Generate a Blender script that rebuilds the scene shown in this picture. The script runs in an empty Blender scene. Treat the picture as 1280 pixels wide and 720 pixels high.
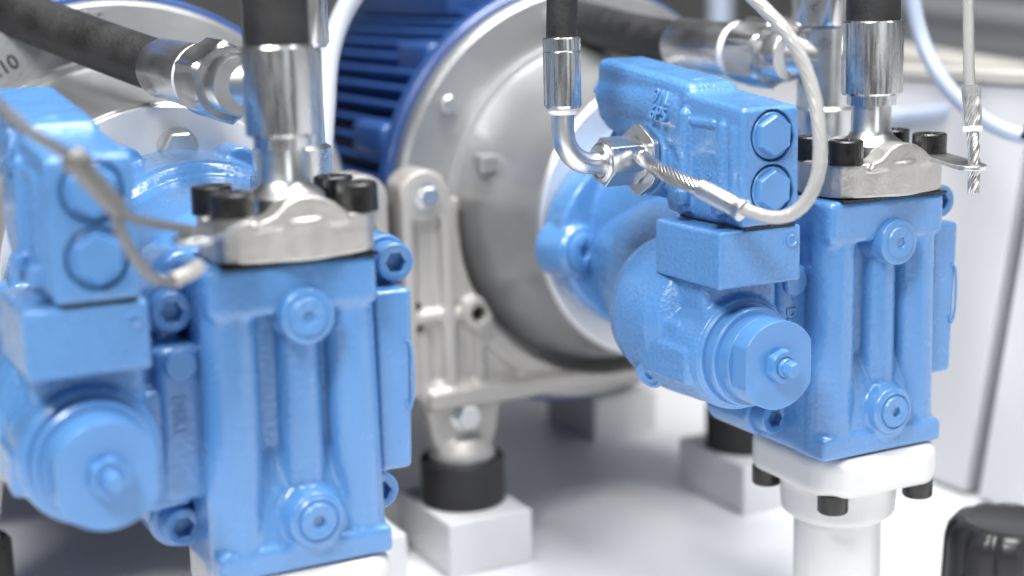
import bpy, bmesh, math, random
from mathutils import Vector, Matrix
random.seed(4)
scene = bpy.context.scene
COL = scene.collection
MM = 0.001
FLOOR = 0.255                     # pump datum (upper plug centre) stands this far above the floor
PITCH = 0.339                     # distance between the two pump axes

# ------------------------------------------------------------------ camera
yaw, pitch, roll = (math.radians(a) for a in (27.1, 11.3, -1.4))
fw = Vector((math.sin(yaw)*math.cos(pitch), math.cos(yaw)*math.cos(pitch), -math.sin(pitch)))
rt = Vector((math.cos(yaw), -math.sin(yaw), 0)); up = rt.cross(fw)
rt2 = rt*math.cos(roll) + up*math.sin(roll); up2 = up*math.cos(roll) - rt*math.sin(roll)
cam_data = bpy.data.cameras.new('camera'); cam = bpy.data.objects.new('camera', cam_data); COL.objects.link(cam)
m = Matrix((rt2, up2, -fw)).transposed().to_4x4()
m.translation = Vector((-0.2197, -0.6285, 0.1425 + FLOOR)); cam.matrix_world = m
cam_data.sensor_width = 36; cam_data.lens = 1900/1280*36
cam_data.clip_start = 0.02; cam_data.clip_end = 60
cam_data.dof.use_dof = True; cam_data.dof.focus_distance = 0.80; cam_data.dof.aperture_fstop = 3.4
scene.camera = cam

# ------------------------------------------------------------------ world, lamps, exposure
w = bpy.data.worlds.new('World'); scene.world = w; w.use_nodes = True
bg = w.node_tree.nodes['Background']; bg.inputs[0].default_value = (0.93, 0.96, 1.0, 1); bg.inputs[1].default_value = 0.11
def area(name, loc, target, sx, sy, power, col=(1, 1, 1)):
    d = bpy.data.lights.new(name, 'AREA'); d.shape = 'RECTANGLE'; d.size = sx; d.size_y = sy; d.energy = power; d.color = col
    o = bpy.data.objects.new(name, d); COL.objects.link(o); o.location = loc
    o.rotation_euler = (Vector(target) - Vector(loc)).to_track_quat('-Z', 'Y').to_euler()
area('key_lamp_panel', (-0.75, -0.6, 1.5), (0.15, 0.05, 0.2), 0.45, 0.4, 27, (1, 0.99, 0.97))
area('added_streak_strip', (0.75, -0.5, 1.7), (0.25, 0.1, 0.15), 0.22, 1.3, 9, (0.97, 0.99, 1))  # unseen strip, added to draw bright streaks on the metal parts
area('added_front_fill', (0.15, -1.9, 0.75), (0.2, 0.1, 0.2), 0.4, 0.7, 3.5, (0.95, 0.98, 1))  # added soft fill from the camera side, no real window behind it
area('overhead_lamp_panel', (0.30, 0.0, 1.6), (0.3, 0.12, 0.0), 0.8, 0.4, 26, (1, 1, 1))
vs = scene.view_settings; vs.view_transform = 'Standard'; vs.look = 'None'; vs.gamma = 1; vs.use_curve_mapping = False; vs.exposure = 0.36

# ------------------------------------------------------------------ materials
def new_mat(name, base, rough=0.4, metal=0.0, bump=0.0, bscale=300, var=0.0, vscale=40, coat=0.0, rvar=0.0, stretch=None, spec=0.5, bdist=0.0006, detail=3):
    mt = bpy.data.materials.new(name); mt.use_nodes = True
    n = mt.node_tree.nodes; l = mt.node_tree.links; b = n['Principled BSDF']
    b.inputs['Base Color'].default_value = (*base, 1); b.inputs['Roughness'].default_value = rough
    b.inputs['Metallic'].default_value = metal; b.inputs['Coat Weight'].default_value = coat; b.inputs['Coat Roughness'].default_value = 0.12
    b.inputs['Specular IOR Level'].default_value = spec
    tc = n.new('ShaderNodeTexCoord'); mp = n.new('ShaderNodeMapping'); l.new(tc.outputs['Object'], mp.inputs[0])
    if stretch: mp.inputs['Scale'].default_value = stretch
    if var or rvar:
        t = n.new('ShaderNodeTexNoise'); t.inputs['Scale'].default_value = vscale; t.inputs['Detail'].default_value = 6; l.new(mp.outputs[0], t.inputs['Vector'])
        if var:
            r = n.new('ShaderNodeMapRange'); r.inputs[1].default_value = 0.3; r.inputs[2].default_value = 0.7
            r.inputs[3].default_value = 1-var; r.inputs[4].default_value = 1+var*0.6; l.new(t.outputs[0], r.inputs[0])
            mx = n.new('ShaderNodeVectorMath'); mx.operation = 'SCALE'; mx.inputs[0].default_value = base; l.new(r.outputs[0], mx.inputs['Scale'])
            l.new(mx.outputs[0], b.inputs['Base Color'])
        if rvar:
            r = n.new('ShaderNodeMapRange'); r.inputs[1].default_value = 0.3; r.inputs[2].default_value = 0.7
            r.inputs[3].default_value = max(0.03, rough-rvar); r.inputs[4].default_value = rough+rvar; l.new(t.outputs[0], r.inputs[0]); l.new(r.outputs[0], b.inputs['Roughness'])
    if bump:
        t = n.new('ShaderNodeTexNoise'); t.inputs['Scale'].default_value = bscale; t.inputs['Detail'].default_value = detail; l.new(mp.outputs[0], t.inputs['Vector'])
        bp = n.new('ShaderNodeBump'); bp.inputs['Strength'].default_value = bump; bp.inputs['Distance'].default_value = bdist
        l.new(t.outputs[0], bp.inputs['Height']); l.new(bp.outputs[0], b.inputs['Normal'])
    return mt
BLUE = (0.082, 0.225, 0.485)
M = dict(
    blue=new_mat('blue_cast_paint', BLUE, 0.26, 0, 0.5, 330, 0.02, 60, 0.5, 0.03, bdist=0.0009),
    blue_rough=new_mat('blue_grainy_cast_paint', BLUE, 0.28, 0, 0.6, 480, 0.03, 80, 0.35, 0.06, bdist=0.0012),
    blue_smooth=new_mat('blue_machined_paint', BLUE, 0.32, 0, 0.18, 220, 0.04, 50, 0.3, 0.04, bdist=0.0006),
    zinc=new_mat('zinc_plated_steel', (0.68, 0.69, 0.69), 0.31, 1.0, 0.06, 500, 0.08, 60, rvar=0.05, bdist=0.0003),
    zinc_brushed=new_mat('drawn_zinc_ferrule', (0.64, 0.65, 0.66), 0.27, 1.0, 0.12, 60, 0.12, 40, rvar=0.10, stretch=(14, 14, 1), bdist=0.0004),
    steel=new_mat('grey_forged_steel', (0.47, 0.46, 0.44), 0.46, 0.85, 0.9, 600, 0.12, 120, rvar=0.08, bdist=0.0004),
    wire=new_mat('bright_steel_wire', (0.60, 0.60, 0.60), 0.33, 1.0, 0.1, 900, 0.15, 300),
    black=new_mat('black_oxide_steel', (0.012, 0.0115, 0.012), 0.32, 0.2, 0.25, 700, 0.2, 200, rvar=0.1, bdist=0.0003),
    hose=new_mat('black_rubber_hose', (0.019, 0.019, 0.020), 0.55, 0, 0.7, 420, 0.35, 60, rvar=0.10, bdist=0.0008, detail=6),
    rubber=new_mat('black_rubber_mount', (0.022, 0.021, 0.022), 0.5, 0, 0.2, 300, 0.15, 60),
    knob=new_mat('black_moulded_plastic', (0.012, 0.012, 0.013), 0.36, 0, 0.15, 500, 0.1, 60, bdist=0.0003),
    alu=new_mat('cast_aluminium', (0.40, 0.405, 0.41), 0.36, 0.65, 0.4, 330, 0.14, 18, rvar=0.06, bdist=0.0007),
    alu_cast=new_mat('sand_cast_aluminium', (0.45, 0.43, 0.405), 0.48, 0.4, 0.4, 300, 0.08, 20, bdist=0.0008),
    cable_grey=new_mat('dull_coated_cable', (0.17, 0.168, 0.165), 0.38, 0.5, 0.2, 300),
    alu_smooth=new_mat('machined_aluminium', (0.78, 0.78, 0.78), 0.4, 0.6, 0.06, 300, 0.05, 30, rvar=0.05),
    white=new_mat('white_enamel', (0.60, 0.60, 0.595), 0.36, 0, 0.3, 160, 0.03, 30, bdist=0.0010),
    block=new_mat('white_block_paint', (0.80, 0.80, 0.80), 0.4, 0, 0.2, 160, 0.04, 30),
    floor=new_mat('light_grey_enamel_tray', (0.86, 0.86, 0.87), 0.36, 0, 0.08, 60, 0.03, 6),
    panel=new_mat('light_grey_cabinet_paint', (0.78, 0.78, 0.80), 0.42, 0, 0.1, 500, 0.02, 5),
    seam=new_mat('grey_door_seal', (0.17, 0.18, 0.19), 0.6),
    motor=new_mat('dark_blue_motor_paint', (0.022, 0.066, 0.215), 0.36, 0, 0.35, 240, 0.12, 40, 0.2, bdist=0.0008),
    tube=new_mat('pale_blue_plastic_tube', (0.42, 0.48, 0.60), 0.3, 0, 0.05, 200, 0.04, 30),
    tube_white=new_mat('white_plastic_tube', (0.40, 0.43, 0.47), 0.3, 0, 0.05, 200, 0.03, 30),
    ptfe=new_mat('white_plastic_washer', (0.82, 0.82, 0.83), 0.4),
    dark=new_mat('dark_hall_background', (0.17, 0.165, 0.165), 0.8, 0, 0, 1, 0.5, 2.2),
    rail=new_mat('beige_grey_rail', (0.52, 0.50, 0.46), 0.5),
    raildark=new_mat('grey_rail', (0.30, 0.31, 0.33), 0.4, 0.4),
    green=new_mat('green_plastic', (0.01, 0.16, 0.06), 0.4),
    print=new_mat('black_print', (0.03, 0.03, 0.03), 0.6),
)
def coated_mat():
    mt = new_mat('clear_coated_wire', (0.36, 0.36, 0.355), 0.22, 0, 0, 1, 0.0, 1, 0.5)
    b = mt.node_tree.nodes['Principled BSDF']; b.inputs['Transmission Weight'].default_value = 0.12
    return mt
M['coated'] = coated_mat()
def clear_mat():
    mt = new_mat('clear_shrink_tube', (0.86, 0.86, 0.85), 0.12, 0, 0.1, 150)
    b = mt.node_tree.nodes['Principled BSDF']; b.inputs['Transmission Weight'].default_value = 0.9; b.inputs['IOR'].default_value = 1.3
    return mt
M['clear'] = clear_mat()

# ------------------------------------------------------------------ mesh helpers (millimetres in, metres out)
def frame(axis):
    a = Vector(axis).normalized(); h = Vector((0, 0, 1)) if abs(a.z) < 0.9 else Vector((1, 0, 0))
    u = h.cross(a).normalized(); return u, a.cross(u), a
class MB:
    def __init__(s): s.bm = bmesh.new()
    def _new(s, vs, fs, bevel=0, seg=2):
        b = bmesh.new(); vv = [b.verts.new(Vector(v)*MM) for v in vs]
        for f in fs:
            try: b.faces.new([vv[i] for i in f])
            except ValueError: pass
        bmesh.ops.recalc_face_normals(b, faces=b.faces)
        if bevel:
            es = [e for e in b.edges if len(e.link_faces) == 2 and e.calc_face_angle(0) > math.radians(25)]
            bmesh.ops.bevel(b, geom=es, offset=bevel*MM, segments=seg, profile=0.5, affect='EDGES', clamp_overlap=True)
        me = bpy.data.meshes.new('t'); b.to_mesh(me); b.free(); s.bm.from_mesh(me); bpy.data.meshes.remove(me); return s
    def box(s, x, y, z, bevel=0, seg=2, rot=None, piv=None):
        vs = [Vector((a, b, c)) for a in x for b in y for c in z]
        if rot is not None:
            p = Vector(piv) if piv else sum(vs, Vector())/8; vs = [rot @ (v-p) + p for v in vs]
        return s._new(vs, [(0,1,3,2),(4,6,7,5),(0,4,5,1),(2,3,7,6),(0,2,6,4),(1,5,7,3)], bevel, seg)
    def prism(s, poly, d0, d1, plane='xz', bevel=0, seg=2):
        mk = {'xz': lambda a, b, d: (a, d, b), 'yz': lambda a, b, d: (d, a, b), 'xy': lambda a, b, d: (a, b, d)}[plane]
        n = len(poly); vs = [mk(a, b, d0) for a, b in poly] + [mk(a, b, d1) for a, b in poly]
        fs = [tuple(range(n)), tuple(range(2*n-1, n-1, -1))] + [(i, (i+1) % n, n+(i+1) % n, n+i) for i in range(n)]
        return s._new(vs, fs, bevel, seg)
    def lathe(s, o, axis, prof, seg=32, hexes=(), rot=0.0, flutes=(0, 0)):
        """prof: (radius, height) list; indices in hexes are drawn as hexagons with that radius across corners"""
        o = Vector(o); u, v, a = frame(axis); vs = []; fs = []; rings = []
        for k, (r, h) in enumerate(prof):
            if r < 1e-6: rings.append([len(vs)]); vs.append(o + a*h); continue
            ring = []
            for i in range(seg):
                t = 2*math.pi*i/seg; rr = r
                if k in hexes: rr = r*math.cos(math.pi/6)/math.cos((t % (math.pi/3)) - math.pi/6)
                if flutes[0]: rr *= 1 + flutes[1]*math.cos(flutes[0]*t)
                ring.append(len(vs)); vs.append(o + a*h + (u*math.cos(t+rot) + v*math.sin(t+rot))*rr)
            rings.append(ring)
        for A, B in zip(rings, rings[1:]):
            if len(A) == 1 and len(B) == 1: continue
            for i in range(seg):
                j = (i+1) % seg
                if len(A) == 1: fs.append((A[0], B[j], B[i]))
                elif len(B) == 1: fs.append((A[i], A[j], B[0]))
                else: fs.append((A[i], A[j], B[j], B[i]))
        return s._new(vs, fs)
    def cyl(s, p0, p1, r0, r1=None, seg=32):
        p0 = Vector(p0); p1 = Vector(p1); h = (p1-p0).length; r1 = r0 if r1 is None else r1
        return s.lathe(p0, p1-p0, [(0, 0), (r0, 0), (r1, h), (0, h)], seg)
    def ball(s, c, r, seg=20):
        return s.lathe(c, (0, 0, 1), [(r*math.sin(math.pi*k/10), -r*math.cos(math.pi*k/10)) for k in range(11)], seg)
    def tube(s, pts, r, seg=16, caps=True, sub=8, ripple=None):
        P = spline(pts, sub); F = frames(P); vs = []; fs = []
        for k, (p, (u, v, t)) in enumerate(zip(P, F)):
            rr = r(k/(len(P)-1)) if callable(r) else r
            for i in range(seg):
                a = 2*math.pi*i/seg; q = rr
                if ripple: q = rr*(1+ripple[0]*math.cos(ripple[1]*(a + ripple[2]*k)))
                vs.append(p + (u*math.cos(a) + v*math.sin(a))*q)
        n = len(P)
        for k in range(n-1):
            for i in range(seg):
                j = (i+1) % seg; fs.append((k*seg+i, k*seg+j, (k+1)*seg+j, (k+1)*seg+i))
        if caps: fs += [tuple(range(seg)), tuple(range((n-1)*seg, n*seg))]
        return s._new(vs, fs)
    def rope(s, pts, R, strands=7, turn=0.012, sub=40):
        """helical strands round a path (R = outer radius in mm, turn = radians per 0.01 mm)"""
        P = spline(pts, sub); F = frames(P); r = R*0.20; L = 0
        for k in range(strands):
            line = []; L = 0
            for i, (p, (u, v, t)) in enumerate(zip(P, F)):
                if i: L += (p-P[i-1]).length
                a = 2*math.pi*k/strands + L*turn
                line.append(p + (u*math.cos(a) + v*math.sin(a))*(R-r))
            s.tube(line, r, 6, True, 1)
        return s.tube(pts, R-r*1.9, 12, True, max(4, sub//6))
def spline(pts, sub):
    P = [Vector(p) for p in pts]
    if sub <= 1 or len(P) < 3:
        if sub <= 1: return P
        return [P[0].lerp(P[1], i/sub) for i in range(sub+1)]
    out = []; E = [P[0]*2-P[1]] + P + [P[-1]*2-P[-2]]
    for k in range(1, len(E)-2):
        a, b, c, d = E[k-1:k+3]
        for i in range(sub):
            t = i/sub; out.append(0.5*((2*b) + (c-a)*t + (2*a-5*b+4*c-d)*t*t + (3*b-a-3*c+d)*t**3))
    return out + [P[-1]]
def frames(P):
    T = [(P[min(i+1, len(P)-1)] - P[max(i-1, 0)]).normalized() for i in range(len(P))]
    u = frame(T[0])[0]; out = []
    for t in T:
        u = (u - t*u.dot(t)).normalized(); out.append((u, t.cross(u), t))
    return out
def link(name, me, mat, parent=None):
    o = bpy.data.objects.new(name, me); COL.objects.link(o); o.parent = parent
    me.materials.append(M[mat] if isinstance(mat, str) else mat); return o
def part(name, mb, mat, parent=None, bevel=0, seg=2, angle=40):
    """crisp (machined) mesh"""
    me = bpy.data.meshes.new(name); bmesh.ops.recalc_face_normals(mb.bm, faces=mb.bm.faces); mb.bm.to_mesh(me); mb.bm.free()
    for p in me.polygons: p.use_smooth = True
    me.set_sharp_from_angle(angle=math.radians(angle))
    o = link(name, me, mat, parent)
    if bevel:
        b = o.modifiers.new('bevel', 'BEVEL'); b.width = bevel*MM; b.segments = seg; b.limit_method = 'ANGLE'; b.angle_limit = math.radians(30); b.use_clamp_overlap = True
        b.harden_normals = True
    return o
def cast(name, mb, mat, parent=None, voxel=1.0, smooth=6, cuts=None):
    """cast mesh: overlapping solids fused into one skin, then softened like a painted casting"""
    me = bpy.data.meshes.new(name+'_raw'); mb.bm.to_mesh(me); mb.bm.free()
    o = bpy.data.objects.new(name+'_raw', me); COL.objects.link(o)
    r = o.modifiers.new('r', 'REMESH'); r.mode = 'VOXEL'; r.voxel_size = voxel*MM; r.adaptivity = 0
    c = None
    if cuts is not None:
        cm = bpy.data.meshes.new('cut'); cuts.bm.to_mesh(cm); cuts.bm.free(); c = bpy.data.objects.new('cut', cm); COL.objects.link(c)
        b = o.modifiers.new('b', 'BOOLEAN'); b.operation = 'DIFFERENCE'; b.object = c; b.solver = 'EXACT'
        r2 = o.modifiers.new('r2', 'REMESH'); r2.mode = 'VOXEL'; r2.voxel_size = voxel*MM
    sm = o.modifiers.new('s', 'SMOOTH'); sm.factor = 0.5; sm.iterations = smooth
    dg = bpy.context.evaluated_depsgraph_get(); dg.update()
    out = bpy.data.meshes.new_from_object(o.evaluated_get(dg)); out.name = name
    bpy.data.objects.remove(o); bpy.data.meshes.remove(me)
    if c: bpy.data.objects.remove(c)
    out.materials.clear()
    for p in out.polygons: p.use_smooth = True
    return link(name, out, mat, parent)
def tag(o, label, cat, group=None):
    o['label'] = label; o['category'] = cat
    if group: o['group'] = group
    return o
def thing(name, loc, label, cat, group=None):
    o = bpy.data.objects.new(name, None); COL.objects.link(o); o.location = loc; o.empty_display_size = 0.02
    return tag(o, label, cat, group)
def dup(root, loc, label, group=None):
    r = root.copy(); COL.objects.link(r); r.location = loc; r['label'] = label
    if group: r['group'] = group
    def rec(a, b):
        for ch in list(a.children):
            c = ch.copy(); COL.objects.link(c); c.parent = b; rec(ch, c)
    rec(root, r); return r
def lettering(name, body, size, mat, parent, origin, xdir, ydir, depth=0.5, gap=0.85):
    """raised cast lettering lying in the plane of xdir, ydir (mm)"""
    cu = bpy.data.curves.new(name, 'FONT'); cu.body = body; cu.size = size*MM; cu.extrude = depth*MM; cu.bevel_depth = 0.25*MM; cu.space_line = gap
    t = bpy.data.objects.new(name+'_t', cu); COL.objects.link(t); dg = bpy.context.evaluated_depsgraph_get(); dg.update()
    me = bpy.data.meshes.new_from_object(t.evaluated_get(dg)); bpy.data.objects.remove(t)
    x = Vector(xdir).normalized(); z = x.cross(Vector(ydir)).normalized(); y = z.cross(x)
    mt = Matrix((x, y, z)).transposed().to_4x4(); mt.translation = Vector(origin)*MM; me.transform(mt); me.materials.clear()
    return link(name, me, mat, parent)
Z0 = Vector((0, 0, FLOOR))
def W(p): return Vector(p)*MM + Z0          # pump-datum millimetres to world

def socket_head(mb, o, axis, r, h, deep=None):
    deep = deep or h*0.55
    return mb.lathe(o, axis, [(0, 0), (r, 0), (r, h-0.8), (r-0.8, h), (r*0.62, h), (r*0.56, h-0.6), (r*0.54, h-deep), (0, h-deep)], 144, hexes=(5, 6), flutes=(36, 0.008))

# ------------------------------------------------------------------ the setting
def sheet(name, mb, mat, **k):
    o = part(name, mb, mat, None, **k); o['kind'] = 'structure'; o.location = (0, 0, FLOOR); return o
sheet('floor', MB().box((-2500, 2600), (-900, 3000), (-275, -255)), 'floor')
sheet('background_wall', MB().box((-2600, 6000), (2600, 2640), (-300, 2500)), 'dark')

cab = thing('cabinet', W((600, 200, -255)), 'light grey sheet metal cabinet with a dark vertical door gap behind the pipes', 'cabinet')
part('door_panel', MB().prism([(-900, 3), (-1, 3), (-54, 318), (-900, 318)], 0, 18, 'yz'), 'panel', cab, 2)
part('side_panel', MB().prism([(13, 3), (1600, 3), (1600, 318), (-40, 318)], 0, 18, 'yz'), 'panel', cab, 2)
part('gap_seal', MB().box((10, 30), (-900, 1600), (1, 316)), 'seam', cab)
part('top_trim', MB().box((-5, 24), (-900, 1600), (319, 327)), 'rail', cab, 1)
part('top_panel', MB().box((19, 700), (-900, 1200), (290, 306)), 'raildark', cab, 2)

# ------------------------------------------------------------------ hydraulic pump
def build_pump(loc, label):
    P = thing('hydraulic_pump', loc, label, 'pump', 'blue piston pumps')
    ax = -17                                               # shaft height
    # main housing behind the port block
    h = MB()
    h.lathe((0, 80, ax-6), (0, 1, 0), [(0, 0), (60, 0), (66, 14), (69, 60), (72, 100), (74, 130), (74, 150), (0, 150)], 72)
    h.prism([(-60, -96), (-48, -112), (46, -112), (58, -96), (60, 10), (46, 26), (-46, 26), (-60, 10)], 56, 96, 'xz', 6, 3)
    h.box((-63, -40), (24, 80), (-84, -12), 4, 3)
    ear = []
    for k in range(72):                                     # two-eared mounting flange
        a = 2*math.pi*k/72; r = 76 + 20*max(0, abs(math.cos(a)))**4; ear.append((r*math.cos(a), ax-4+r*math.sin(a)*0.98))
    h.prism(ear, 206, 232, 'xz', 3.5, 3)
    h.lathe((0, 158, ax), (0, 1, 0), [(0, 0), (67, 0), (71, 3), (72, 8), (73, 60), (0, 60)], 72)
    for sx in (-1, 1):
        h.lathe((sx*82, 203, -26), (sx*0.3, 1, 0), [(0, 0), (15, 0), (17.5, 4), (18, 26), (0, 26)], 36)
    h.lathe((34, 196, 46), (0, 1, 0), [(0, 0), (11, 0), (12, 24), (0, 24)], 24)
    h.lathe((-30, 200, 50), (0, 1, 0), [(0, 0), (11, 0), (12, 20), (0, 20)], 24)
    h.cyl((-52, 50, -101), (-52, 90, -101), 13); h.cyl((-52, 44, 2), (-52, 90, 2), 13)
    h.cyl((53, 36, 15), (53, 90, 15), 12); h.cyl((46, 56, -101), (46, 90, -101), 12)
    hs = cast('housing', h, 'blue', P, 1.2, 6)
    pl = MB(); pl.lathe((-82, 202.6, -26), (0.3, -1, 0), [(0, -6), (12.5, -6), (12.5, 1.2), (11, 2.4), (5, 2.4), (4.6, 1.6), (4.4, -5), (0, -5)], 36, hexes=(5, 6))
    part('drain_plug', pl, 'blue_smooth', hs)
    part('bolt', MB().lathe((6, 226, 56), (0, -1, 0), [(0, 0), (12, 0), (12, 2), (10, 2.2), (10, 9), (9, 10), (0, 10)], 36, hexes=(3, 4, 5)), 'zinc', hs)
    # port block
    b = MB()
    b.prism([(-43, 24.5), (35, 24.5), (38, -119), (-47, -119)], 18.5, 88, 'xz', 4, 3)
    b.box((-44, 36), (4, 30), (1, 24.5), 3.5, 3)
    b.prism([(26, -54), (17, -66), (10, -84), (7, -100), (5, -114), (26, -114)], -24, 20, 'yz')
    b.box((-46.5, 38), (3.7, 30), (-119, -106), 1.6, 2)
    b.lathe((-33.5, 17.5, -118.5), (0.013, 0, 1), [(0, 0), (13.6, 0), (13.2, 60), (12.6, 142), (0, 142)], 40)
    b.lathe((26, 17.5, -118.5), (-0.01, 0, 1), [(0, 0), (12.6, 0), (12.4, 60), (12, 142), (0, 142)], 40)
    b.cyl((0, 18, -84), (0, 18, 4), 10.8, 10)
    b.lathe((0, 22, -95.5), (0, -1, 0), [(0, 0), (18, 0), (15, 15), (13, 21.5), (0, 21.5)], 40)
    cut = MB()
    for sx, rr in ((-14.5, 6.2), (12.5, 5.6)):
        cut.cyl((sx, -20, 3), (sx, 20, 3), rr, rr, 28); cut.box((sx-rr, sx+rr), (-20, 20), (-12, 3))
    cut.cyl((-80, 26, -96), (-36, 26, -96), 11, 11, 32); cut.box((-80, -36), (26, 70), (-107, -85))
    cut.cyl((-80, 30, 2), (-38, 30, 2), 11, 11, 32); cut.box((-80, -38), (30, 70), (-9, 13))
    bb = MB()
    bb.lathe((0, 20, 0), (0, -1, 0), [(0, 0), (13.5, 0), (13.2, 12), (12.6, 20.5), (0, 20.5)], 40)
    pb = cast('port_block', b, 'blue', P, 0.8, 18, cut)
    cast('plug_boss', bb, 'blue', pb, 0.7, 5)
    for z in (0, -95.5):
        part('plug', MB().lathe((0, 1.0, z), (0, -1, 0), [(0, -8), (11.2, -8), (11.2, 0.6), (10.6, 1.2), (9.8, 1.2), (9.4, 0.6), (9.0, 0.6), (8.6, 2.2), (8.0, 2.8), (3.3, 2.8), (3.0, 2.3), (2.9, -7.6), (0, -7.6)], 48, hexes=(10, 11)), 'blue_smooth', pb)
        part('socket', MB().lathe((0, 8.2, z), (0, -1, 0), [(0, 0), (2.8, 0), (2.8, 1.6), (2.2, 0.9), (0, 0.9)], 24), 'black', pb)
    cv = MB().prism([(38, 4), (57, 4), (54, -83), (38, -83)], 15, 66, 'xz', 2, 3)
    cover = cast('side_cover', cv, 'blue', P, 1.0, 4)
    part('paint_run', MB().tube([(52, 14.6, -20), (54.5, 14.4, -22), (55.6, 14.4, -30), (55.6, 14.3, -42), (54.6, 14.3, -50), (53, 14.4, -54), (51.8, 14.5, -50)], 0.8, 8), 'blue_smooth', cover)
    for (x, y, z, r) in ((-52, 50, -101, 9.2), (-52, 44, 2, 9.2), (53.5, 36, 15, 9.2), (47, 50, -101, 9.2)):
        mb = MB(); socket_head(mb, (x, y, z), (0, -1, 0), r, 11); part('housing_screw', mb, 'blue_smooth', P)
    part('index_boss', MB().lathe((-52.5, 25, -20), (0, -1, 0), [(0, 0), (7.5, 0), (7.5, 3), (6.5, 4), (0, 4)], 32), 'blue_smooth', hs)
    lettering('cast_lettering', 'D8R1', 8, 'blue_rough', hs, (-57, 24.0, -34), (0, 0, -1), (1, 0, 0), 0.6)
    # control cylinder
    c = MB()
    c.lathe((-97, 7, -51), (0, 1, 0), [(0, 0), (26, 0), (30, 1), (31, 6), (31, 60), (29, 78), (24, 88), (0, 88)], 56)
    c.lathe((-88, 36, -40), (0, 1, 0), [(0, 0), (34, 0), (41, 6), (44, 16), (44, 46), (41, 56), (33, 64), (0, 66)], 64)
    c.box((-118, -70), (14, 60), (-60, -9), 5, 3)
    c.prism([(-126, -34), (-128, -58), (-112, -79), (-84, -88), (-50, -86), (-50, -30)], 26, 76, 'xz', 3, 3)
    c.prism([(-118, -64), (-104, -84), (-80, -94), (-50, -96), (-50, -60)], 66, 100, 'xz', 5, 3)
    c.prism([(14, -46), (60, -46), (64, -60), (52, -66), (14, -66)], -129.6, -110, 'yz', 2, 2)
    c.lathe((-50, 90, -34), (0.12, 1, 0), [(0, 0), (52, 0), (50, 60), (40, 110), (0, 110)], 56)
    cc = cast('control_cylinder', c, 'blue_rough', P, 0.9, 5)
    part('collar', MB().lathe((-97, 12, -51), (0, -1, 0), [(0, 0), (29, 0), (29, 4), (27.5, 5.5), (25.5, 5.5), (25.5, 9.5), (26.5, 10), (26.5, 13), (25.5, 14), (0, 14)], 64), 'blue_smooth', cc, angle=30)
    part('core_plug', MB().lathe((-118.5, 66, -72), (-0.85, -0.35, -0.45), [(0, -6), (8.5, -6), (8.5, 1.4), (7.6, 2), (6.2, 2), (5.6, 1.2), (2.6, 1.2), (2.4, 0.4), (2.2, -2), (0, -2)], 32), 'blue_smooth', cc)
    cp = MB(); n = 72; poly = []
    for i in range(n):
        a = 2*math.pi*i/n; poly.append((max(-20.5, min(20.5, 23.2*math.cos(a)))-97, 23.2*math.sin(a)-51))
    cp.prism(poly, -22.5, -10, 'xz')
    cp.lathe((-97, -10.2, -51), (0, 1, 0), [(0, 0), (23.1, 0), (23.2, 12), (0, 12)], 64)
    cap = part('cap', cp, 'blue_smooth', cc, 0.7, 2, 30)
    part('lock_nut', MB().lathe((-97, -22, -51), (0, -1, 0), [(0, 0), (9.2, 0), (9.2, 4.8), (8.2, 5.8), (5.6, 5.8), (5.2, 5.0), (0, 5.0)], 48, hexes=(1, 2), rot=0.35), 'blue_smooth', cap)
    part('adjusting_screw', MB().lathe((-97, -26, -51), (0, -1, 0), [(0, 0), (4.9, 0), (4.9, 3.4), (4.5, 4.0), (4.3, 4.0), (4.1, 9), (3.6, 9.6), (0, 9.6)], 48, hexes=(4, 5, 6), rot=0.2), 'blue_smooth', cap)
    # spacer and valve
    sp = cast('valve_spacer', MB().box((-123, -72), (-7, 53), (-12, 17.6), 1.4, 3), 'blue_rough', P, 0.8, 2)
    part('drive_pin', MB().lathe((-78.2, -6.8, 9.8), (0, -1, 0), [(0, 0), (3.6, 0), (3.5, 0.9), (2.6, 1.5), (2.0, 0.8), (0, 0.8)], 24), 'blue_smooth', sp)
    part('gasket', MB().box((-107.6, -76.4), (-7.2, 52), (17.4, 18.9)), 'black', sp)
    v = MB()
    v.prism([(-8, 18.2), (-8, 79), (44, 85), (48, 80), (48, 18.2)], -110, -74, 'yz', 7.5, 4); v.box((-107.5, -76.5), (-7, 48), (18.2, 30), 2, 2)
    v.prism([(38, 40), (42, 88.5), (60, 91.5), (138, 100), (140, 66), (128, 58), (60, 52), (52, 40)], -108.5, -75, 'yz', 5, 3)
    v.lathe((-94, 50, 74), (0, 90, 4), [(0, 0), (14, 0), (17.2, 3), (17.2, 84), (14, 90), (0, 90)], 40)
    v.cyl((-92, 20, 38), (-92, 122, 46), 14.5, 14, 36); v.box((-104, -79), (20, 126), (36, 80), 3)
    v.box((-106.5, -77), (44, 70), (18.2, 60), 5, 3)
    v.lathe((-110, 42, 22), (0, 0, 1), [(0, 0), (5.5, 0), (4.5, 20), (4.2, 52), (2, 55), (0, 55)], 20)
    v.lathe((-108.6, 9, 24), (0, 0, 1), [(0, 0), (5.2, 0), (4.4, 20), (4.0, 46), (2, 49), (0, 49)], 20)
    v.box((-112, -108), (15, 37), (68, 72), 1, 2); v.box((-111.6, -106), (-3, 3), (22, 70), 2, 2)
    v.lathe((-92, 83, 46), (-1, 0, 0), [(0, 0), (24, 0), (20, 17), (19, 18.2), (0, 18.2)], 40)
    v.cyl((-114.2, 40, 26), (-114.2, 40, 34), 4.2, 4.2, 20); v.cyl((-113.4, 7, 25), (-113.4, 7, 34), 4.4, 4.4, 20)
    v.box((-100, -84), (-3, 44), (84, 90), 3) if False else None
    v.box((-106, -78), (50, 60), (17.8, 32), 2)
    vc = MB()
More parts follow.
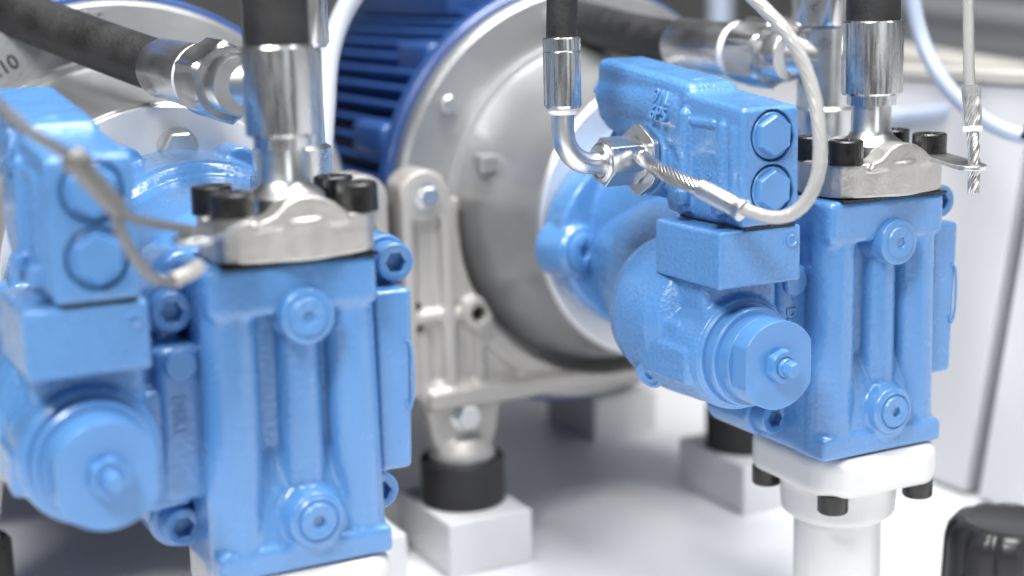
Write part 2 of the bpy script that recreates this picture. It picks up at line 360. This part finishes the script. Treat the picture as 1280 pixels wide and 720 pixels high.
    for k, z in enumerate((37, 64.5)): vc.lathe((-91.5, -3.93-k*0.07, z), (0, -1, 0), [(0, 0), (13.2, 0), (13.2, 17+k), (0, 17+k)], 40, rot=0.031+k*0.05)
    vb = cast('valve_body', v, 'blue_rough', P, 0.7, 2, vc)
    lettering('cast_lettering', '91L\n6P5', 11, 'blue', vb, (-110.2, 74, 78), (0, -1, -0.1), (0.2, 0, 1), 1.3, 0.8)
    lettering('cast_lettering', 'S386\n4270', 7, 'blue', vb, (-109.4, 24, 30), (0, 0.1, 1), (0.05, 1, 0), 0.55, 0.85)
    for z in (37, 64.5):
        part('end_plug', MB().lathe((-91.5, -6.5, z), (0, -1, 0), [(0, -1), (11.9, -1), (11.9, 0.4), (11.3, 1.0), (11.2, 1.0), (10.9, 1.0), (10.7, 3.6), (9.8, 4.6), (0, 4.6)], 48, hexes=(5, 6, 7), rot=0.5), 'blue_smooth', vb)
    for (z, y) in ((79, 140), (50, 124)):
        part('rear_plug', MB().lathe((-92, y-4, z), (0, 1, 0.08), [(0, 0), (13, 0), (13, 6), (12, 6.5), (11, 7), (11, 15), (10, 16), (0, 16)], 48, hexes=(4, 5, 6)), 'blue_smooth', vb)
    return P
pumpA = build_pump(W((0, 0, 0)), 'blue hydraulic pump with a steel cable hanging across its valve block')
pumpB = dup(pumpA, W((PITCH*1000, 0, 0)), 'blue hydraulic pump with a small elbow hose screwed into its valve')

# ------------------------------------------------------------------ pressure hose with split flange
def build_pressure_hose(loc, label):
    H = thing('pressure_hose', loc, label, 'hose', 'flanged pressure hoses on the pumps')
    cx, cy = 1.5, 27
    part('hose', MB().tube([(cx, cy, 112), (cx, cy, 140), (cx+2, cy+1, 200), (cx+8, cy+12, 290)], 14.6, 32), 'hose', H)
    fe = part('ferrule', MB().lathe((cx, cy, 73), (0, 0, 1), [(10, 0), (13.2, 0), (13.2, 5.2), (15.6, 5.4), (16.4, 6.6), (16.4, 44.5), (15.9, 45.4), (14.4, 45.6), (14.4, 42)], 96, flutes=(8, 0.010)), 'zinc_brushed', H, angle=25)
    part('neck', MB().lathe((cx, cy, 44), (0, 0, 1), [(0, 0), (18, 0), (18, 7.5), (16.5, 9), (12.4, 12), (11.0, 15), (10.8, 31), (0, 31)], 48), 'zinc', H, angle=30)
    for s in (-1, 1):                                       # the two flange halves, split along x
        f = MB(); y0, y1 = (1.5, 26) if s < 0 else (28, 52.5)
        out = [(-37, y1 if s < 0 else y0), (37, y1 if s < 0 else y0)]
        e = y0 if s < 0 else y1
        bul = [(cx+d, e+s*(-1 + 5.5*0.5*(1+math.cos(math.pi*d/24)))) for d in (22, 16, 10, 5, 0, -5, -10, -16, -22)]
        poly = out + [(38, e-s*12), (36, e-s*6), (31, e-s*2.2)] + bul + [(-28, e-s*2.2), (-34, e-s*6), (-36.5, e-s*12)]
        f.prism(poly, 25.4, 44, 'xy', 1.0, 2)
        hump = [(-24, 40), (-21.5, 44.4), (-15, 46), (-9, 51), (-3, 53.6), (4, 54), (11, 52.6), (17, 49.5), (23, 45), (25, 40)]
        f.prism([(a*0.92, b) for a, b in hump], (-1.0 if s < 0 else 40), (14 if s < 0 else 54.5), 'xz', 1.4, 3)
        fl = cast('flange_half', f, 'steel', H, 0.7, 3)
        for x in (-28.2, 30.4):
            mb = MB(); y = 12 if s < 0 else 42; socket_head(mb, (x, y, 44.3), (0, 0, 1), 9.3, 12.2); mb.lathe((x, y, 43.8), (0, 0, 1), [(0, 0), (9.6, 0), (9.6, 0.6), (0, 0.6)], 32)
            part('flange_screw', mb, 'black', fl)
    part('seal_ring', MB().box((-36, 36), (3, 51), (23.8, 25.1)), 'black', H)
    return H
hoseA = build_pressure_hose(W((0, 0, 0)), 'upright black hose with steel flange on the pump beside the ringed cable')
hoseB = dup(hoseA, W((PITCH*1000, 0, 0)), 'upright black hose with steel flange holding a cable lug on its screw')
hoseA['label'] = 'upright black hose with steel flange crossed by a blurred cable lug'

# ------------------------------------------------------------------ tee adapter and drain hose behind each pressure hose
def build_adapter(loc, label):
    A = thing('tee_adapter', loc, label, 'pipe fitting', 'steel tee adapters behind the pressure hoses')
    x, y = 33, 106
    part('body', MB().lathe((x, y, 48), (0, 0, 1), [(0, 0), (20, 0), (20, 16), (17, 18), (17, 64), (15, 66), (0, 66)], 40), 'zinc', A, angle=30)
    part('hex_nut', MB().lathe((x, y, 114), (0, 0, 1), [(0, 0), (20, 0), (22.5, 2), (22.5, 28), (20, 30), (0, 30)], 48, hexes=(2, 3), rot=0.5), 'zinc', A, angle=30)
    part('base_block', MB().box((x-18, x+18), (y-18, y+18), (36, 50)), 'zinc', A, 2)
    part('riser_hose', MB().tube([(x, y, 142), (x, y, 180), (x+3, y+10, 280)], 14, 24), 'hose', A)
    part('branch', MB().cyl((x-4, y, 96), (9, 120, 97), 14, 14, 32), 'zinc', A)
    return A
adA = build_adapter(W((0, 0, 0)), 'grey steel tee fitting almost hidden behind an upright hose ferrule')
adB = dup(adA, W((PITCH*1000, 0, 0)), 'grey steel tee fitting standing clear beside an upright hose ferrule')
def build_return_hose(loc, label, path):
    H = thing('return_hose', loc, label, 'hose', 'lying return hoses behind the pumps')
    a = Vector((7.5, 122, 97)); b = Vector((-2, 212, 101.5)); d = (b-a).normalized()
    part('union_nut', MB().lathe(a, d, [(0, -14), (14.5, -14), (15.5, -12), (15.5, 0), (18.5, 0), (21.5, 2), (21.5, 24), (19.5, 26), (0, 26)], 48, hexes=(5, 6), rot=0.45), 'zinc', H, angle=30)
    part('washer', MB().lathe(a + d*26, d, [(10, 0), (18.2, 0), (18.2, 7), (17, 8), (10, 8)], 40), 'ptfe', H, angle=30)
    part('ferrule', MB().lathe(a + d*34, d, [(12, 0), (16.6, 0), (16.8, 1), (16.8, 55), (16, 56.5), (14.6, 56.5)], 96, flutes=(8, 0.008)), 'zinc', H, angle=30)
    part('hose', MB().tube([a+d*70, a+d*88] + [Vector(p) for p in path], 14.7, 32, sub=10), 'hose', H)
    return H
rhA = build_return_hose(W((0, 0, 0)), 'black return hose with chalky scuffs running over the pale bell housing', [(-23, 262, 113), (-46, 312, 126), (-66, 358, 138), (-92, 432, 155), (-130, 540, 180)])
rhB = build_return_hose(W((PITCH*1000, 0, 0)), 'black return hose passing behind the thin elbow hose', [(-7, 274, 108), (-5, 366, 120), (3, 457, 135), (5, 577, 166), (0, 700, 200)])

# ------------------------------------------------------------------ elbow hose on the right-hand valve
E = thing('elbow_hose', W((PITCH*1000, 0, 0)), 'thin black hose with bright steel elbow fitted into blue valve', 'hose')
part('hose', MB().tube([(-161, 84, 112), (-160, 84, 140), (-157, 86, 200), (-150, 92, 280)], 8.3, 28), 'hose', E)
part('ferrule', MB().lathe((-161, 84, 77), (0, 0, 1), [(6, 0), (9.2, 0), (10.1, 1.5), (10.1, 29.5), (9.8, 30), (10.1, 30.5), (10.1, 36.6), (9.6, 37.4), (8.4, 37.4)], 96, flutes=(8, 0.012)), 'zinc_brushed', E, angle=25)
part('washer', MB().lathe((-161, 84, 73.6), (0, 0, 1), [(5, 0), (7.6, 0), (8.2, 1), (8.2, 3.2), (5, 3.2)], 32), 'ptfe', E, angle=30)
el = [(-161, 84, 76), (-161, 84, 66)] + [(-161+18*(1-math.cos(t)), 84, 64-18*math.sin(t)) for t in (0.3, 0.6, 0.9, 1.2, 1.45)] + [(-141, 84, 46), (-134, 84, 46)]
part('elbow', MB().tube(el, 6.1, 28, sub=6), 'zinc', E)
hn = MB(); hn.prism([(84+13.8*math.cos(math.radians(q)), 46+13.8*math.sin(math.radians(q))) for q in range(20, 380, 60)], -137, -116, 'yz')
hn.lathe((-139.5, 84, 46), (1, 0, 0), [(0, 1.0), (8, 1.0), (9.2, 0), (10.6, 0.4), (11.4, 2.6), (0, 2.6)], 40)
hn.lathe((-118, 84, 46), (1, 0, 0), [(0, 0), (11.4, 0), (11.0, 6), (0, 6)], 40)
part('union_nut', hn, 'zinc', E, 1.0, 3, 25)
hx = []
for a in (32, 90, 148, 212, 270, 328):                      # rounded hexagonal plate
    c = Vector((14*math.cos(math.radians(a)), 14*math.sin(math.radians(a))))
    for d in (-30, -15, 0, 15, 30): hx.append((84 + c.x + 6*math.cos(math.radians(a+d)), 46 + c.y + 6*math.sin(math.radians(a+d))))
part('locking_plate', MB().prism(hx, -115.0, -111.2, 'yz'), 'zinc', E, 0.6, 2)

# ------------------------------------------------------------------ safety cables
def cable_thing(label, loc=Z0): return thing('safety_cable', loc, label, 'cable', 'steel safety cables')
c1 = cable_thing('white coated safety cable looping below the elbow hose nut with a crimp sleeve')
part('bare_wire', MB().rope([(215, 62, 49), (210, 48, 48), (205, 30, 46.5), (205, 16, 44), (209, -1, 40), (213, -12, 36)], 4.2, 12, 0.17, 16), 'wire', c1)
part('crimp_sleeve', MB().tube([(209, -1, 40), (213, -12, 36), (218, -24, 31)], lambda t: 5.2 if t < 0.9 else 5.8, 24), 'zinc', c1)
part('coating', MB().tube([(216, -20, 33), (226, -37, 28.5), (235, -46, 33), (242, -50, 47), (246, -47, 67), (248, -37, 92), (244, -24, 115), (235, -3, 136), (224, 20, 160)], lambda t: 3.2+0.3*min(1, t*2.2), 48, sub=40, ripple=(0.035, 10, 0.05)), 'coated', c1)
part('wire_stop', MB().ball((216, 66, 49.5), 4.2), 'wire', c1)
c2 = cable_thing('white coated safety cable dropping into the flat lug of the flange screw')
part('coating', MB().tube([(371, -9, 175), (369, -13, 145), (367, -17, 120), (364, -22, 91), (363, -25, 78)], 2.9, 40, sub=40, ripple=(0.04, 10, 0.07)), 'coated', c2)
part('sleeve', MB().tube([(363.6, -24, 84), (363, -26, 75), (362, -28, 63)], 4.9, 24), 'clear', c2)
part('crimp', MB().lathe((361.9, -28.2, 60.5), (0.08, 0.2, 1), [(2.4, 0), (4.9, 0), (5.3, 1.5), (4.9, 3), (2.4, 3)], 24), 'ptfe', c2)
part('bare_wire', MB().rope([(363.2, -25, 80), (362, -28, 63), (361, -31, 45), (359.6, -33, 29)], 3.2, 12, 0.2, 16), 'wire', c2)
def lug(label, a, b, r0, r1, t, tilt):
    L = tag(bpy.data.objects.new('cable_lug', None), label, 'lug', 'flat steel cable lugs')
    a = Vector(a); b = Vector(b); d = (b-a); n = Vector((0, 0, 1)); u = n.cross(d).normalized(); ex = d.normalized(); nn = ex.cross(u)
    pts = []
    for k in range(13): t2 = math.pi*(0.5 + k/12); pts.append(a + ex*r0*math.cos(t2) + u*r0*math.sin(t2))
    for k in range(13): t2 = math.pi*(-0.5 + k/12); pts.append(b + ex*r1*math.cos(t2) + u*r1*math.sin(t2))
    mb = MB(); n_ = len(pts); vs = [p - nn*t/2 for p in pts] + [p + nn*t/2 for p in pts]
    mb._new(vs, [tuple(range(n_)), tuple(range(2*n_-1, n_-1, -1))] + [(i, (i+1) % n_, n_+(i+1) % n_, n_+i) for i in range(n_)])
    bpy.data.objects.remove(L)
    o = part('cable_lug', mb, 'zinc', None, 0.6, 2, 30); o.location = Z0; return tag(o, label, 'lug', 'flat steel cable lugs')
lug('flat steel lug holding the frayed end of a hanging cable', (369.5, 12, 44.6), (359, -31, 42.6), 8.5, 8, 2.6, 0)
lug('blurred steel lug on the flange of the pump under the ringed cable', (-28.5, 11, 45), (-55, -22, 43.4), 9.5, 9, 2.6, 0)
c3 = cable_thing('grey blurred safety cable sagging in front of the valve with a long sleeve')
part('coating', MB().tube([(-165, -42, 138), (-140, -45, 116), (-130, -47, 103), (-119, -50, 92), (-106, -47, 83), (-103, -47, 78)], 2.3, 16), 'cable_grey', c3)
part('sleeve', MB().tube([(-106, -47, 83), (-99, -47, 73), (-90, -48, 61)], lambda t: 4.8-0.8*t, 20), 'cable_grey', c3)
part('end_cap', MB().lathe((-107, -46.5, 84.5), (0.6, 0, -0.8), [(0, 0), (4, 0), (5.6, 2), (5.6, 6), (0, 6)], 24), 'cable_grey', c3)
part('wire_leg', MB().tube([(-92, -48, 63), (-84, -42, 57), (-74, -33, 53), (-54, -12, 46)], 2.1, 14), 'cable_grey', c3)
part('wire_leg', MB().tube([(-92, -48, 63), (-89, -47, 50), (-80, -43, 35), (-69, -34, 29), (-62, -30, 29)], 2.3, 14), 'cable_grey', c3)
part('wire_tip', MB().tube([(-68, -33, 29), (-60, -28, 30.5), (-54, -26, 33)], 3.2, 16), 'alu_cast', c3)

# ------------------------------------------------------------------ bell housing, its foot bracket, mounts and motor
def build_bell(loc, label):
    B = thing('bell_housing', loc, label, 'housing', 'aluminium bell housings')
    az = -16
    dr = MB().lathe((0, 244, az), (0, 1, 0), [(70, -9), (96.5, -9), (97.5, -8), (98.5, 10), (103, 28), (111, 60), (115.5, 76), (116, 78), (120, 79), (121, 81), (121, 100), (90, 100), (80, 20)], 128)
    dr.box((-112, -96), (285, 300), (18, 30), 2, 2)
    part('drum', dr, 'alu', B, angle=20)
    part('front_ring', MB().lathe((0, 233, az), (0, 1, 0), [(40, 0), (95, 0), (95.8, 0.8), (95.8, 6), (40, 6)], 96), 'alu_smooth', B, angle=30)
    part('motor_flange', MB().lathe((0, 334, az+3), (0, 1, 0), [(90, 0), (149, 0), (150.5, 1.5), (152, 4), (152, 14), (90, 14)], 128), 'alu', B, angle=30)
    for k in range(8):
        a = math.radians(112.5 + 45*k - 11); c = Vector((135*math.cos(a), 334, az+3+135*math.sin(a)))
        if k in (0, 1, 4): part('screw', MB().lathe(c + Vector((0, 1, 0)), (0, -1, 0), [(0, 0), (6.5, 0), (6.5, 6), (5.6, 7), (0, 7)], 24), 'zinc', B)
        else: part('plugged_hole', MB().lathe(c + Vector((0, 0.5, 0)), (0, -1, 0), [(0, 0), (7, 0), (7, 1.2), (5, 1.2), (4.6, 0.7), (0, 0.7)], 24), 'steel', B)
    return B
bellA = build_bell(W((0, 0, 0)), 'pale aluminium bell housing under the scuffed return hose with printed figures')
def print_mark(body, org, xd, yd, size): lettering('printed_figures', body, size, 'print', bellA, org, xd, yd, 0.05)
bellB = dup(bellA, W((PITCH*1000, 0, 0)), 'pale aluminium bell housing bolted to the finned motor, bracket at its side')
print_mark('5.10', (-76, 333.8, 92), (0.88, 0, 0.46), (-0.46, 0, 0.88), 12)
lettering('raised_figures', 'F82', 9, 'alu', bellA, (-18, 333.8, 126), (0.99, 0, 0.05), (-0.05, 0, 0.99), 0.8)
def build_bracket(loc, label):
    K = thing('foot_bracket', loc, label, 'bracket', 'aluminium foot brackets')
    f = MB(); y0, y1 = 300, 330; az = -16
    arc = [(122*math.cos(math.radians(a)), az + 122*math.sin(math.radians(a))) for a in range(172, 369, 7)]
    # ring web, uprights, ribs, bottom bar
    inner = arc; outer = [(136*math.cos(math.radians(a)), az + 136*math.sin(math.radians(a))) for a in range(368, 171, -7)]
    f.prism(inner + outer, y0+2, y1, 'xz')
    f.box((-150, 150), (y0+6, y1-2), (-140, -60))
    for sx in (-1, 1):
        X = lambda v: v*sx
        f.box(sorted((X(-165), X(-156))), (y0, y1), (-136, 6), 2); f.box(sorted((X(-136), X(-127))), (y0, y1), (-136, 0), 2)
        f.cyl((X(-147), y0, 4), (X(-147), y1, 4), 18, 18, 36); f.box(sorted((X(-165), X(-148))), (y0, y1), (-2, 16), 6, 3)
        f.box(sorted((X(-160), X(-134))), (y0+7, y1-2), (-70, 6))
        f.box(sorted((X(-164), X(-60))), (y0, y1), (-84, -76), 2)
        f.cyl((X(-112), y0-6, -80), (X(-112), y1, -80), 12, 12, 28)
        f.box(sorted((X(-112), X(-105))), (y0+1, y1), (-136, -80), 2)
        f.box(sorted((X(-154), X(-146))), (y0+3, y1), (-136, -90), 2)
        foot = [(-160, -126), (-86, -130), (-94, -150), (-97, -168), (-101, -178), (-108, -184), (-136, -184), (-143, -178), (-147, -168), (-150, -150)]
        f.prism([(X(a), b) for a, b in foot], y0+2, y0+16, 'xz', 2, 2)
        f.lathe((X(-122), 309, -184), (0, 0, 1), [(0, 0), (24, 0), (23, 5), (16, 14), (0, 20)], 32)
    f.box((-150, 150), (y0-4, y1), (-146, -132), 2)
    cut = MB(); cut.cyl((0, 280, az), (0, 345, az), 121, 121, 96)
    for sx in (-1, 1): cut.cyl((sx*112, 280, -80), (sx*112, 345, -80), 5.5, 5.5, 20)
    k = cast('web', f, 'alu_cast', K, 1.6, 4, cut)
    for sx in (-1, 1):
        part('screw', MB().lathe((sx*147, 301, 4), (0, -1, 0), [(0, 0), (9, 0), (9, 1.5), (7.5, 1.8), (7.5, 7), (6.5, 8), (0, 8)], 24, hexes=(3, 4, 5)), 'zinc', K)
        part('foot_bolt', MB().lathe((sx*122, 303, -153), (0, -1, 0), [(0, 0), (11, 0), (11, 2), (9.5, 2.2), (9.5, 9), (8.5, 10), (0, 10)], 36, hexes=(3, 4, 5)), 'zinc', K)
    return K
brA = build_bracket(W((0, 0, 0)), 'cast aluminium foot bracket mostly hidden behind the pump with the sagging cable')
brB = dup(brA, W((PITCH*1000, 0, 0)), 'cast aluminium foot bracket with ribs and arch beneath the bell housing')
mlabels = {}
def build_mount(loc, label):
    R = thing('rubber_mount', loc, label, 'mount', 'black rubber machine mounts')
    part('rubber', MB().lathe((0, 0, 0), (0, 0, 1), [(0, 0), (29, 0), (30, 1.5), (30, 31), (28.5, 33), (0, 33)], 48), 'rubber', R, angle=30)
    part('top_washer', MB().lathe((0, 0, 32.5), (0, 0, 1), [(0, 0), (24, 0), (24, 2), (0, 2)], 40), 'zinc', R)
    return R
def build_block(loc, label):
    o = part('mounting_block', MB().box((-32, 32), (-44, 44), (0, 38.4)), 'block', None, 1.5, 3); o.location = loc
    return tag(o, label, 'block', 'white mounting blocks')
spots = [(-122, 309, 'beside the cable-crossed pump at its open side'), (122, 309, 'behind the port block of the cable-crossed pump'),
         (217, 309, 'under the bare bracket foot between the two pumps'), (461, 309, 'behind the suction pipe of the elbow-hose pump'),
         (217, 560, 'under the finned motor by the bare bracket foot'), (461, 530, 'far back beneath the motor behind the suction pipe')]
m0 = None
for i, (x, y, t) in enumerate(spots):
    lb = 'short black rubber mount ' + t
    if m0 is None: m0 = build_mount(W((x, y, -216.4)), lb)
    else: dup(m0, W((x, y, -216.4)), lb)
    bl = 'white steel block carrying the rubber mount ' + t
    if i == 0: b0 = build_block(W((x, y, -254.9)), bl)
    else: dup(b0, W((x, y, -254.9)), bl)
def build_motor(loc, label):
    Q = thing('electric_motor', loc, label, 'motor', 'finned blue motors'); az = -13
    part('front_flange', MB().lathe((0, 348.5, az), (0, 1, 0), [(60, 0), (155, 0), (157, 2), (157, 14), (155, 16), (120, 18), (60, 18)], 128), 'motor', Q, angle=30)
    part('casing', MB().lathe((0, 366, az), (0, 1, 0), [(60, 0), (120, 0), (122, 3), (122, 330), (90, 345), (0, 345)], 96), 'motor', Q, angle=30)
    fm = MB().box((118, 149), (374, 690), (-1.8, 1.8), 0.9, 2); me = None
    for k in range(68):
        a = 2*math.pi*(k+0.5)/68
        if me is None:
            o = part('fin', fm, 'motor', Q); me = o.data
        else:
            o = bpy.data.objects.new('fin', me); COL.objects.link(o); o.parent = Q
        o.matrix_local = Matrix.Translation((0, 0, az*MM)) @ Matrix.Rotation(-a, 4, 'Y')
    for a in (160, 200, 132):
        c = Vector((math.cos(math.radians(a))*140, 0, az + math.sin(math.radians(a))*140))
        part('casing_boss', MB().box((c.x-16, c.x+16), (372, 430), (c.z-12, c.z+12), 5, 3), 'motor', Q)
    part('terminal_box', MB().box((-70, 70), (420, 600), (118, 200), 6, 3), 'motor', Q)
    part('motor_foot', MB().box((-150, 150), (480, 640), (-181, -140), 4, 2), 'motor', Q)
    return Q
moA = build_motor(W((0, 0, 0)), 'dark blue motor behind the bell housing with printed figures')
moB = dup(moA, W((PITCH*1000, 0, 0)), 'dark blue motor with cooling fins between the two hoses')

# ------------------------------------------------------------------ white suction pipes
def build_suction(loc, label):
    S = thing('suction_pipe', loc, label, 'pipe', 'white suction pipes'); cy = 46
    f = MB()
    f.prism([(-43, 14), (-31, 0), (28, -2), (39, 8), (40, 72), (30, 86), (-32, 86), (-42, 76)], -143, -119.6, 'xy', 6, 4)
    f.lathe((-1, cy, -168), (0, 0, 1), [(0, 0), (28, 0), (33, 4), (34, 20), (37, 30), (0, 30)], 48)
    part_ = cast('flange', f, 'white', S, 1.0, 5)
    part('pipe', MB().lathe((-1, cy, -254.5), (0, 0, 1), [(0, 0), (26, 0), (25.4, 6), (25.4, 90), (0, 90)], 48), 'white', S, angle=30)
    for (x, y) in ((-31, 14), (28, 11), (28, 74), (-32, 74)):
        part('flange_screw', MB().lathe((x, y, -141.5), (0, 0, -1), [(0, 0), (8.6, 0), (8.6, 10), (7.8, 11), (0, 11)], 32), 'black', S)
    return S
suA = build_suction(W((0, 0, 0)), 'white painted suction flange peeping out under the pump with the sagging cable')
suB = dup(suA, W((PITCH*1000, 0, 0)), 'white painted suction pipe with black flange screws standing on the floor')

# ------------------------------------------------------------------ black fluted filler cap
kp = Vector((449, 18, -255))
K = thing('filler_cap', W(kp), 'glossy black fluted filler cap on the floor beside the white suction pipe', 'cap')
k = MB(); n = 96; prof = [(36, 20), (40, 22), (41, 27), (39, 71), (37, 78), (33, 82.5), (27, 83.5), (25, 82.2), (0, 82.6)]
vs, fs = [], []
for r, z in prof[:-1]:
    for i in range(n):
        a = 2*math.pi*i/n; d = 0.06*(max(0, math.cos(a*12)))**2 if r > 28 else (0.02*(max(0, math.cos(a*12)))**2 if r > 24 else 0)
        vs.append((r*(1-d)*math.cos(a), r*(1-d)*math.sin(a), z))
vs += [(0, 0, prof[-1][1]), (0, 0, 20)]
for q in range(len(prof)-2):
    for i in range(n): fs.append((q*n+i, q*n+(i+1) % n, (q+1)*n+(i+1) % n, (q+1)*n+i))
for i in range(n): fs += [((len(prof)-2)*n+i, (len(prof)-2)*n+(i+1) % n, len(vs)-2), ((i+1) % n, i, len(vs)-1)]
k._new(vs, fs); part('grip', k, 'knob', K, angle=40).location = (0, 0, -0.013)
part('neck', MB().lathe((0, 0, 0.2), (0, 0, 1), [(0, 0), (40, 0), (40, 5), (30, 6), (30, 12), (0, 12)], 48), 'white', K, angle=30)

# ------------------------------------------------------------------ loose tubes and background
def tube_thing(label, pts, r, mat, cat='tube', name='plastic_tube'):
    o = part(name, MB().tube(pts, r, 20, sub=10), mat); o.location = Z0; return tag(o, label, cat, 'loose plastic tubes')
tube_thing('pale plastic tube hanging in front of the motor fins', [(170, 278, 190), (150, 276, 155), (130, 276, 128), (116, 268, 102), (106, 254, 69), (97, 241, 31), (93, 238, -18), (92, 240, -60)], 6.5, 'tube_white')
tube_thing('pale blue tube curving down beside the upright hose to a black joint', [(484, 165, 190), (482, 159, 147), (484, 149, 105), (486, 129, 75), (494, 109, 55), (507, 89, 42), (524, 66, 38)], 5.2, 'tube')
tube_thing('pale blue tube lying blurred behind the hanging cable', [(660, 260, 62), (625, 246, 50), (600, 250, 40), (596, 290, 33), (590, 330, 32)], 7, 'tube')
o = part('tube_joint', MB().tube([(512, 83, 41), (522, 69, 38.5)], 6.0, 20), 'black'); o.location = Z0; tag(o, 'small black joint sleeve on the pale blue tube', 'joint')
for i, (pts, r, mt, lb) in enumerate([([(930, 900, 78), (895, 380, 36)], 13, 'rail', 'beige blurred rail running above the cabinet top'),
        ([(1060, 1000, 118), (1015, 520, 88)], 16, 'raildark', 'grey blurred rail higher up behind the cabinet'),
        ([(1400, 1500, 40), (1330, 700, 20)], 34, 'raildark', 'wide dark grey beam beyond the beige rail')]):
    o = part('machine_rail', MB().tube(pts, r, 16), mt); o.location = Z0; tag(o, lb, 'rail', 'rails behind the cabinet')
o = part('cable_box', MB().box((880, 1010), (1090, 1180), (40, 78), 4, 2), 'green'); o.location = Z0; tag(o, 'small green box blurred behind the return hose', 'box')
tube_thing('pale upright tube far behind the return hose ferrule', [(985, 1090, 0), (985, 1090, 90), (985, 1090, 240)], 16, 'tube')
tube_thing('pale slanting tube far behind the black return hose', [(700, 1090, 230), (740, 1090, 150), (790, 1090, 60), (820, 1090, -20)], 15, 'tube_white')
o = part('switch_cabinet', MB().box((1500, 1900), (1300, 1600), (-240, 180), 5, 2), 'raildark'); o.location = Z0; tag(o, 'dark grey switch cabinet far behind the rails', 'cabinet')
